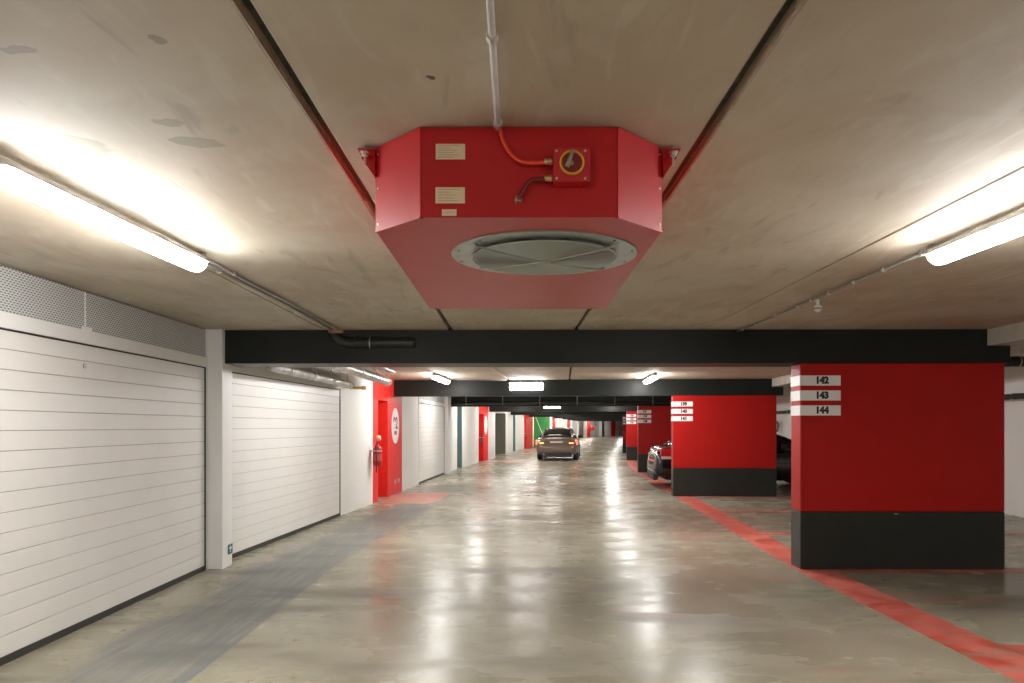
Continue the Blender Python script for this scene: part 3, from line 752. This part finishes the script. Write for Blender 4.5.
# side covers (chamfered corners) with rivets
for a, c in ((1, 2), (5, 0)):
    A = Vector(outline[a]); Bv = Vector(outline[c]); b = BM()
    d = (Bv-A).normalized(); nn = Vector((d.y, -d.x))
    p = [A+nn*.0, Bv+nn*.0, Bv+nn*.004, A+nn*.004]
    hexa(b, [(q.x, q.y, ZB-.003) for q in p]+[(q.x, q.y, ZT) for q in p])
    cp = obj('corner_cover', b, M['fanred'], fan, bevel=.0012)
    outer, inner = (Bv, A) if a == 1 else (A, Bv)
    b = BM(); dd = (outer-inner).normalized()
    for z in (ZB+.02, ZB+.15, ZT-.03):
        q = outer-dd*.018+nn*.004; tube(b, [(q.x, q.y, z), (q.x+nn.x*.003, q.y+nn.y*.003, z)], .0038, 10)
    r_ = obj('rivet', b, M['steel'], None); r_.parent = cp; 
    b = BM()
    q0 = A+nn*.005; q1 = Bv+nn*.005
    p = [A-nn*.01, Bv-nn*.01, q1+nn*.002, q0+nn*.002]
    hexa(b, [(q.x, q.y, ZB-.006) for q in p]+[(q.x, q.y, ZB-.002) for q in p]); r_ = obj('edge_flange', b, M['fanred'], None); r_.parent = cp
# underside plate with round opening
gx, gy, gr = .133, 3.02, .30
b = BM(); ov = [b.verts.new((x, y, ZB)) for x, y in outline]; oe = [b.edges.new((ov[k], ov[(k+1)%n])) for k in range(n)]
seg = 64; cv = [b.verts.new((gx+gr*math.cos(2*PI*k/seg), gy+gr*math.sin(2*PI*k/seg), ZB)) for k in range(seg)]
ce = [b.edges.new((cv[k], cv[(k+1)%seg])) for k in range(seg)]
bmesh.ops.triangle_fill(b, edges=oe+ce, use_beauty=True)
for f in list(b.faces):
    cc = f.calc_center_median()
    if (cc.x-gx)**2+(cc.y-gy)**2 < (gr*.97)**2: b.faces.remove(f)
r = bmesh.ops.extrude_face_region(b, geom=b.faces[:])
for e in r['geom']:
    if isinstance(e, bmesh.types.BMVert): e.co.z -= .003
obj('underside_plate', b, M['fanred'], fan)
b = BM(); nv = 12
for k in range(nv):
    x = -.46+k*.088; tube(b, [(x, RY-.03, ZB-.003), (x, RY-.03, ZB-.006)], .004, 8)
for k in range(9):
    tube(b, [(-.472, 2.75+k*.19, ZB-.003), (-.472, 2.75+k*.19, ZB-.006)], .004, 8); tube(b, [(.53, 2.75+k*.19, ZB-.003), (.53, 2.75+k*.19, ZB-.006)], .004, 8)
obj('rivet', b, M['galv'], fan)
# inlet: flange, cone, guard
b = BM(); c0 = (gx, gy, ZB)
lathe_pts = [(gr-.008, -.004), (gr-.008, -.010), (gr+.050, -.010), (gr+.055, -.003)]
rows_ = []
for r_, h_ in [(gr-.008, -.0035), (gr-.008, -.008), (gr+.080, -.008), (gr+.083, -.0035), (gr-.008, -.0035)]:
    rows_.append([b.verts.new((gx+r_*math.cos(2*PI*i/64), gy+r_*math.sin(2*PI*i/64), ZB+h_)) for i in range(64)])
for j in range(4):
    for i in range(64): b.faces.new((rows_[j][i], rows_[j][(i+1)%64], rows_[j+1][(i+1)%64], rows_[j+1][i]))
fl = obj('inlet_flange', b, M['galv'], fan)
b = BM()
for k in range(12):
    a = 2*PI*(k+.5)/12; tube(b, [(gx+(gr+.06)*math.cos(a), gy+(gr+.06)*math.sin(a), ZB-.008), (gx+(gr+.06)*math.cos(a), gy+(gr+.06)*math.sin(a), ZB-.012)], .005, 8)
r_ = obj('flange_bolt', b, M['galv'], None); r_.parent = fl
b = BM(); prev = None
for r_, h_ in [(gr-.006, -.006), (gr-.012, .03), (gr-.05, .085), (gr-.07, .17), (gr-.071, .28)]:
    row = [b.verts.new((gx+r_*math.cos(2*PI*i/48), gy+r_*math.sin(2*PI*i/48), ZB+h_)) for i in range(48)]
    if prev:
        for i in range(48): b.faces.new((prev[i], prev[(i+1)%48], row[(i+1)%48], row[i]))
    prev = row
obj('inlet_cone', b, M['galv'], fan, smooth=True)
# impeller: backplate, blades and hub
b = BM(); lathe(b, (gx, gy, ZB), [(.235,.262),(.235,.27),(.0,.27)], seg=40); imp = obj('impeller', b, M['dark'], fan)
b = BM()
for k in range(8):
    a = 2*PI*k/8; p = [Vector((math.cos(a)*.05, math.sin(a)*.05)), Vector((math.cos(a+.35)*.235, math.sin(a+.35)*.235))]
    d = (p[1]-p[0]).normalized(); nn = Vector((-d.y, d.x))*.004
    q = [p[0]-nn, p[1]-nn, p[1]+nn, p[0]+nn]
    hexa(b, [(gx+w.x, gy+w.y, ZB+.10) for w in q]+[(gx+w.x, gy+w.y, ZB+.262) for w in q])
r_ = obj('impeller_blade', b, M['galv'], None); r_.parent = imp
b = BM(); lathe(b, (gx, gy, ZB), [(.0,.06),(.05,.065),(.06,.1),(.06,.262)], seg=24); r_ = obj('impeller_hub', b, M['galv'], None, smooth=True); r_.parent = imp
# wire guard: concentric rings, slightly domed downwards, with radial struts
b = BM()
GR = .297
def gz(r): return ZB-.030+.010*(r/GR)**2
for k in range(42):
    r_ = .03+k*(GR-.03)/41; ring(b, (gx, gy, gz(r_)), r_, .0019 if k < 41 else .0035, 'z', 56, 5)
guard = obj('wire_guard', b, M['wire'], fan, smooth=True)
b = BM()
for k, a in enumerate((math.radians(38), math.radians(142), math.radians(218), math.radians(322))):
    ca, sa = math.cos(a), math.sin(a)
    tube(b, [(gx+.02*ca, gy+.02*sa, gz(.03)-.001), (gx+GR*ca, gy+GR*sa, gz(GR)-.001), (gx+(GR+.045)*ca, gy+(GR+.045)*sa, gz(GR)+.004), (gx+(GR+.05)*ca, gy+(GR+.05)*sa, ZB-.008)], .0055, 8)
r_ = obj('guard_strut', b, M['galv'], None); r_.parent = guard
b = BM(); lathe(b, (gx, gy, gz(0)-.006), [(.0,0),(.030,.001),(.034,.006),(.030,.012)], seg=24); r_ = obj('guard_hub', b, M['galv'], None); r_.parent = guard
# mounting ears with hanging bolts
for s, xe in ((-1, -.497), (1, .549)):
    b = BM(); x1 = xe+s*.062; y0, y1 = CYc-.02, CYc+.05
    box(b, min(xe, x1), max(xe, x1), y0, y1, ZT-.014, ZT-.009)
    box(b, min(xe, xe+s*.004), max(xe, xe+s*.004), y0, y1, ZT-.11, ZT-.009)
    v = [b.verts.new(p) for p in ((xe, y1, ZT-.014), (x1, y1, ZT-.014), (x1, y1, ZT-.02), (xe, y1, ZT-.11))]; b.faces.new(v)
    v2 = [b.verts.new(p) for p in ((xe, y1-.004, ZT-.014), (x1, y1-.004, ZT-.014), (x1, y1-.004, ZT-.02), (xe, y1-.004, ZT-.11))]; b.faces.new(v2)
    for k in range(4): b.faces.new((v[k], v[(k+1)%4], v2[(k+1)%4], v2[k]))
    ear = obj('mounting_bracket', b, M['fanred'], fan)
    xb = xe+s*.04; yb = CYc+.0
    b = BM(); tube(b, [(xb, yb, ZC), (xb, yb, ZT-.065)], .0045, 8); lathe(b, (xb, yb, ZT-.030), [(.012,0),(.012,.012)], seg=6); lathe(b, (xb, yb, ZT-.018), [(.017,0),(.017,.003)], seg=16)
    r_ = obj('threaded_bolt', b, M['steel'], None); r_.parent = ear
def FP(x, y, Yv): return Vector(((x-CX)*Yv/F, Yv, H+(HY-y)*Yv/F))
# rating plates
for (x0, x1, y0, y1, lines) in ((435.8, 465.2, 144, 159.6, 6), (435.5, 465, 187.4, 203.5, 5), (441.9, 456.6, 209.4, 216, 1)):
    a = FP(x0, y1, FY); c = FP(x1, y0, FY)
    b = BM(); box(b, a.x, c.x, FY-.0025, FY-.0002, a.z, c.z); pl = obj('rating_plate', b, M['paper'], fan, bevel=.0008)
    b = BM(); hgt = c.z-a.z; wd = c.x-a.x
    for k in range(lines):
        z = c.z-hgt*(k+.8)/(lines+.7); ln = (.85, .5, .7, .6, .8, .55)[k]
        box(b, a.x+wd*.08, a.x+wd*.08+wd*ln*.9, FY-.0031, FY-.0026, z-.0011, z+.0011)
    r_ = obj('printed_lines', b, M['faint'], None); r_.parent = pl
# isolator switch
YS = FY-.058
sw = thing('isolator_switch', tuple(FP(571.5, 165, YS)), 'red isolator switch with yellow ring and grey lever on front of the fan housing', 'switch')
a = FP(553.8, 181.5, YS); c = FP(589, 149, YS)
b = BM(); box(b, a.x, c.x, YS, FY-.0005, a.z, c.z); obj('switch_box', b, M['switchred'], sw, bevel=.003)
b = BM(); box(b, a.x-.002, c.x+.002, YS-.008, YS-.0005, a.z-.002, c.z+.002); lid = obj('switch_lid', b, M['switchred'], sw, bevel=.002)
ctr = FP(571.8, 163, YS-.008)
b = BM(); lathe(b, (ctr.x, ctr.y, ctr.z), [(.034,0),(.034,-.006),(.030,-.008)], axis='y', seg=32); obj('switch_dial', b, mat('dark_red_dial', (.20,.010,.010), .4), sw)
b = BM(); ring(b, (ctr.x, ctr.y-.006, ctr.z), .0375, .0042, 'y', 40, 8); obj('yellow_ring', b, M['yellow'], sw, smooth=True)
p0 = FP(567.3, 166.5, YS-.022); p1 = FP(573, 149.5, YS-.022); dd = (p1-p0); 
b = BM(); tube(b, [p0, p0.lerp(p1, .35), p1], [.0085, .0075, .005], 10); tube(b, [FP(571.5, 163, YS-.008), FP(571.5, 163, YS-.022)], .008, 10); obj('switch_lever', b, M['lever'], sw, smooth=True)
b = BM()
for xx, yy_ in ((556.5, 151), (585, 151), (556.5, 178.5), (585, 178.5)):
    q = FP(xx, yy_, YS-.008); tube(b, [q, q+Vector((0, -.003, 0))], .0042, 10)
obj('lid_screw', b, M['steel'], sw)
YG = FY-.03
for yy_ in (161.5, 178):
    q = FP(553, yy_, YG); b = BM(); lathe(b, q, [(.007,-.030),(.010,-.026),(.010,-.016),(.0125,-.014),(.0125,-.005),(.010,0)], axis='x', seg=10); obj('cable_gland', b, M['brass'], sw)
t = thing('supply_cable', tuple(FP(500, 130, FY-.02)), 'orange-red cable looping from the ceiling conduit to the isolator switch', 'cable')
b = BM(); tube(b, smoothpath([FP(499.5, 121, FY-.02), FP(500.5, 131, FY-.016), FP(504, 143, FY-.016), FP(511, 154, FY-.018), FP(521, 161.5, FY-.022), FP(534, 163, FY-.027), FP(545, 162.3, YG), FP(550, 161.5, YG)], 6), .0068, 10); obj('cable_sheath', b, M['orange'], t, smooth=True)
t = thing('motor_cable', tuple(FP(519, 200, FY-.02)), 'short dark red cable bending from the isolator switch down into the fan housing', 'cable')
b = BM(); tube(b, smoothpath([FP(549, 178.5, YG), FP(541, 179, YG), FP(532, 180, FY-.028), FP(526.5, 185, FY-.026), FP(522.5, 192, FY-.026), FP(519, 198, FY-.022), FP(517.5, 201.5, FY-.006)], 6), .0072, 10); obj('cable_sheath', b, M['darkcable'], t, smooth=True)
q = FP(518.5, 200, FY-.003); b = BM(); lathe(b, (q.x, FY-.0005, q.z), [(.013,0),(.013,-.010),(.010,-.012),(.010,-.022)], axis='y', seg=8); obj('cable_gland', b, M['brass'], t)

# ------------------------------------------------------------------ cars
def car(loc, rz, paint, label, lit):
    t = thing('car', (loc[0], loc[1], 0), label, 'car', None, rz)
    inv = t.matrix_basis if False else None
    def part(name, b, mt, parent=None, **k):
        o = obj(name, b, mt, None, **k); o.parent = parent or t; return o
    # body loft (stations: y, halfwidth, bottom, belt, crown)
    st = [(-2.42,.70,.36,.60,.0),(-2.40,.80,.30,.66,.0),(-2.36,.865,.26,.80,.01),(-2.31,.885,.24,.95,.02),(-2.22,.895,.23,1.00,.03),(-1.9,.905,.22,1.01,.04),(-1.2,.91,.20,1.00,.02),
          (-.3,.91,.19,.98,.0),(.7,.91,.19,.96,.0),(1.15,.91,.20,.93,.05),(1.6,.90,.21,.88,.07),(2.0,.87,.22,.80,.07),(2.22,.80,.23,.70,.05),(2.34,.68,.26,.60,.02),(2.38,.55,.32,.52,.0)]
    b = BM(); rows = []
    for y, w, z0, z1, cr in st:
        h = z1-z0
        half = [(0,z0),(w*.55,z0),(w*.90,z0+.02),(w*.985,z0+h*.18),(w,z0+h*.42),(w*.985,z0+h*.70),(w*.945,z1-.035),(w*.86,z1),(w*.45,z1+cr*.8),(0,z1+cr)]
        ringv = half+[(-x, z) for x, z in half[-2:0:-1]]
        rows.append([b.verts.new((x, y, z)) for x, z in ringv])
    m_ = len(rows[0])
    for j in range(len(rows)-1):
        for k in range(m_): b.faces.new((rows[j][k], rows[j][(k+1)%m_], rows[j+1][(k+1)%m_], rows[j+1][k]))
    b.faces.new(rows[0][::-1]); b.faces.new(rows[-1])
    body = part('body', b, paint, smooth=True, sub=1)
    cuts = []
    for y in (-1.38, 1.38):
        for s in (-1, 1):
            cb = BM(); lathe(cb, (s*.86, y, .33), [(.355,-.16),(.355,.16)], axis='x', seg=32)
            co = obj('cutter', cb, None); co.parent = t; cuts.append(co)
            md = body.modifiers.new('arch', 'BOOLEAN'); md.operation = 'DIFFERENCE'; md.object = co; md.solver = 'EXACT'
    bpy.context.view_layer.update()
    me = bpy.data.meshes.new_from_object(body.evaluated_get(bpy.context.evaluated_depsgraph_get()))
    body.modifiers.clear(); body.data = me; me.name = 'body'
    me.materials.clear(); me.materials.append(paint)
    for p in me.polygons: p.use_smooth = True; p.material_index = 0
    for c_ in cuts: bpy.data.objects.remove(c_)
    # greenhouse
    gs = [(-1.98,.70,.66,1.00,1.02),(-1.62,.76,.61,1.00,1.19),(-1.22,.80,.585,1.0,1.345),(-.85,.82,.57,.99,1.395),(-.2,.83,.575,.98,1.42),(.35,.82,.57,.97,1.385),(.75,.80,.58,.96,1.25),(1.35,.74,.66,.95,.98)]
    def gh(lo_f, hi_f, off):
        bb = BM(); rw = []
        for y, wb, wt, zb, zt in gs:
            pts = []
            for f in (lo_f, (lo_f+hi_f)/2, hi_f):
                pts.append((wb+(wt-wb)*f+off, zb+(zt-zb)*f))
            return_pts = pts
            rw.append((y, pts, zt))
        return rw
    b = BM(); rows = []
    for y, wb, wt, zb, zt in gs:
        half = [(wb, zb-.03),(wb*.985+wt*.015, zb+.01),(wb*.5+wt*.5, zb+(zt-zb)*.5),(wt+.01, zb+(zt-zb)*.93),(wt-.05, zt),(wt*.5, zt+.018),(0, zt+.025)]
        rv = half+[(-x, z) for x, z in half[-2::-1]]
        rows.append([b.verts.new((x, y, z)) for x, z in rv])
    for j in range(len(rows)-1):
        for k in range(len(rows[0])-1): b.faces.new((rows[j][k], rows[j][k+1], rows[j+1][k+1], rows[j+1][k]))
    b.faces.new(rows[0][::-1]); b.faces.new(rows[-1])
    part('window_glass', b, M['glass'], smooth=True)
    # roof skin
    b = BM(); rows = []
    for y, wb, wt, zb, zt in gs[2:6]:
        rows.append([b.verts.new((x, y, z+.008)) for x, z in ((wt+.018, zb+(zt-zb)*.90),(wt-.045, zt+.0),(wt*.5, zt+.018),(0, zt+.026),(-wt*.5, zt+.018),(-wt+.045, zt),(-wt-.018, zb+(zt-zb)*.90))])
    for j in range(len(rows)-1):
        for k in range(6): b.faces.new((rows[j][k], rows[j][k+1], rows[j+1][k+1], rows[j+1][k]))
    r0 = part('roof', b, paint, smooth=True)
    # window pillars
    b = BM()
    for s in (-1, 1):
        def ln(j, f0, k, f1, r):
            y, wb, wt, zb, zt = gs[j]; a = Vector((s*(wb+(wt-wb)*f0+.004), y, zb+(zt-zb)*f0)); y, wb, wt, zb, zt = gs[k]; c = Vector((s*(wb+(wt-wb)*f1+.004), y, zb+(zt-zb)*f1)); tube(b, [a, c], r, 8)
        ln(0, 1, 1, .96, .035); ln(1, .96, 2, .94, .035); ln(5, .94, 6, .95, .025); ln(6, .95, 7, .9, .025); ln(3, 0, 3, .95, .022) 
        ln(2, .94, 3, .94, .02); ln(3, .94, 4, .94, .02); ln(4, .94, 5, .94, .02)
    part('window_pillar', b, paint, smooth=True)
    # rear details
    for s in (-1, 1):
        b = BM()
        pr = [(.50,-2.395),(.66,-2.40),(.80,-2.375),(.885,-2.32),(.918,-2.15 if lit else -1.92),(.86,-2.12 if lit else -1.90),(.5,-2.2)]
        lo_ = [b.verts.new((s*x, y+.04, .71 if lit else .76)) for x, y in pr]; hi = [b.verts.new((s*x*.995, y+.085, .90 if lit else .955)) for x, y in pr]; n_ = len(pr)
        b.faces.new(lo_); b.faces.new(hi[::-1])
        for k in range(n_): b.faces.new((lo_[k], lo_[(k+1)%n_], hi[(k+1)%n_], hi[k]))
        tl = part('tail_light', b, M['tail'] if lit else M['tailoff'], bevel=.008)
        if not lit:
            b = BM(); box(b, min(s*.80, s*.922), max(s*.80, s*.922), -2.26, -1.95, .70, .765); part('clear_strip', b, M['clear'], tl, bevel=.008)
        b = BM(); box(b, min(s*.55, s*.74), max(s*.55, s*.74), -2.385, -2.30, .755, .80)
        part('tail_lens', b, M['amber'] if lit else M['clear'], tl, bevel=.006)
        b = BM(); box(b, s*.93-.09, s*.93+.09, .62, .74, .96, 1.08); box(b, min(s*.84, s*.90), max(s*.84, s*.90), .66, .71, .96, 1.0)
        part('side_mirror', b, M['rubber'], bevel=.02)
    b = BM(); box(b, -.27, .27, -2.365, -2.33, .745, .85); pl = part('licence_plate', b, M['plate'], bevel=.004)
    b = BM(); box(b, -.34, .34, -2.37, -2.33, .87, .885); part('trunk_strip', b, M['chrome'], bevel=.003)
    b = BM(); box(b, -.66, .66, -2.418, -2.30, .17, .37); part('rear_diffuser', b, M['rubber'], bevel=.02)
    b = BM(); tube(b, [(-.55, -2.43, .29), (-.55, -2.3, .29)], .035, 12); part('exhaust_pipe', b, M['chrome'])
    b = BM(); box(b, -.80, .80, -2.425, -2.38, .43, .455); part('bumper_strip', b, paint if lit else M['rubber'], bevel=.008)
    b = BM()
    for s in (-1, 1): box(b, s*.914-.006, s*.914+.006, -1.0, .95, .60, .63)
    part('door_moulding', b, M['rubber'])
    for s in (-1, 1):
        b = BM(); box(b, min(s*.5, s*.78), max(s*.5, s*.78), 2.12, 2.26, .60, .70); part('headlight', b, M['clear'], bevel=.03)
    for y in (-1.38, 1.38):
        for s in (-1, 1):
            b = BM(); x0 = s*.80
            lathe(b, (x0, y, .325), [(.20,-.105),(.30,-.105),(.322,-.08),(.325,0),(.322,.08),(.30,.105),(.20,.105)], axis='x', seg=36); w = part('wheel', b, M['tyre'], smooth=True)
            b = BM(); lathe(b, (x0+s*.075, y, .325), [(.21,s*.0),(.21,s*.02),(.195,s*.026)], axis='x', seg=36)
            for k in range(5):
                a = 2*PI*k/5; tube(b, [(x0+s*.106, y+.03*math.cos(a), .325+.03*math.sin(a)), (x0+s*.10, y+.19*math.cos(a), .325+.19*math.sin(a))], [.035, .022], 6)
            part('wheel_rim', b, M['alloy'], w)
    b = BM(); box(b, -.62, .62, -2.1, 2.1, .17, .24); part('underbody', b, M['rubber'])
    return t
th4 = TH[4]
car((1.93+2.42*math.sin(th4), 31.75+2.42*math.cos(th4), 0), -th4, M['carbronze'], 'bronze-grey sedan seen from behind with lit tail lights driving down the lane', True)
car((5.97, 18.62, 0), -PI/2-math.radians(4), M['carblack'], 'black car parked between the second and third red pillars with its tail out', False)

# ------------------------------------------------------------------ every clip, bolt and hanger an object of its own
def split_islands(o):
    b = BM(); b.from_mesh(o.data); left = set(b.verts); groups = []
    while left:
        st = [left.pop()]; g = set(st)
        while st:
            v = st.pop()
            for e in v.link_edges:
                w_ = e.other_vert(v)
                if w_ in left: left.discard(w_); g.add(w_); st.append(w_)
        groups.append(frozenset(v.index for v in g))
    b.free()
    if len(groups) < 2: return
    src = o.data
    for k, g in enumerate(groups):
        b = BM(); b.from_mesh(src); b.verts.ensure_lookup_table()
        bmesh.ops.delete(b, geom=[v for v in b.verts if v.index not in g], context='VERTS')
        me = bpy.data.meshes.new(src.name); b.to_mesh(me); b.free()
        for m_ in src.materials: me.materials.append(m_)
        if k == 0: o.data = me
        else:
            c = o.copy(); c.data = me; C.objects.link(c)
SPLIT = {'flange_bolt', 'rivet', 'lid_screw', 'pipe_clip', 'guard_strut', 'impeller_blade', 'socket', 'door_moulding'}
for o in list(bpy.data.objects):
    if o.type == 'MESH' and o.name.split('.')[0] in SPLIT: split_islands(o)

# ------------------------------------------------------------------ world, camera, view
w = bpy.data.worlds.new('World'); bpy.context.scene.world = w; w.use_nodes = True
w.node_tree.nodes['Background'].inputs[0].default_value = (.02, .02, .02, 1); w.node_tree.nodes['Background'].inputs[1].default_value = .2
cam = bpy.data.cameras.new('camera'); co = bpy.data.objects.new('camera', cam); C.objects.link(co)
cam.sensor_fit = 'HORIZONTAL'; cam.sensor_width = 36; cam.lens = 36*F/1024
co.location = (0, 0, H); co.rotation_euler = (PI/2, 0, 0)
cam.shift_x = 0; cam.shift_y = (HY-341.5)/1024
cam.clip_start = .05; cam.clip_end = 400
bpy.context.scene.camera = co
vs = bpy.context.scene.view_settings
vs.view_transform = 'Standard'; vs.look = 'None'; vs.gamma = 1; vs.exposure = 0.42; vs.use_curve_mapping = False
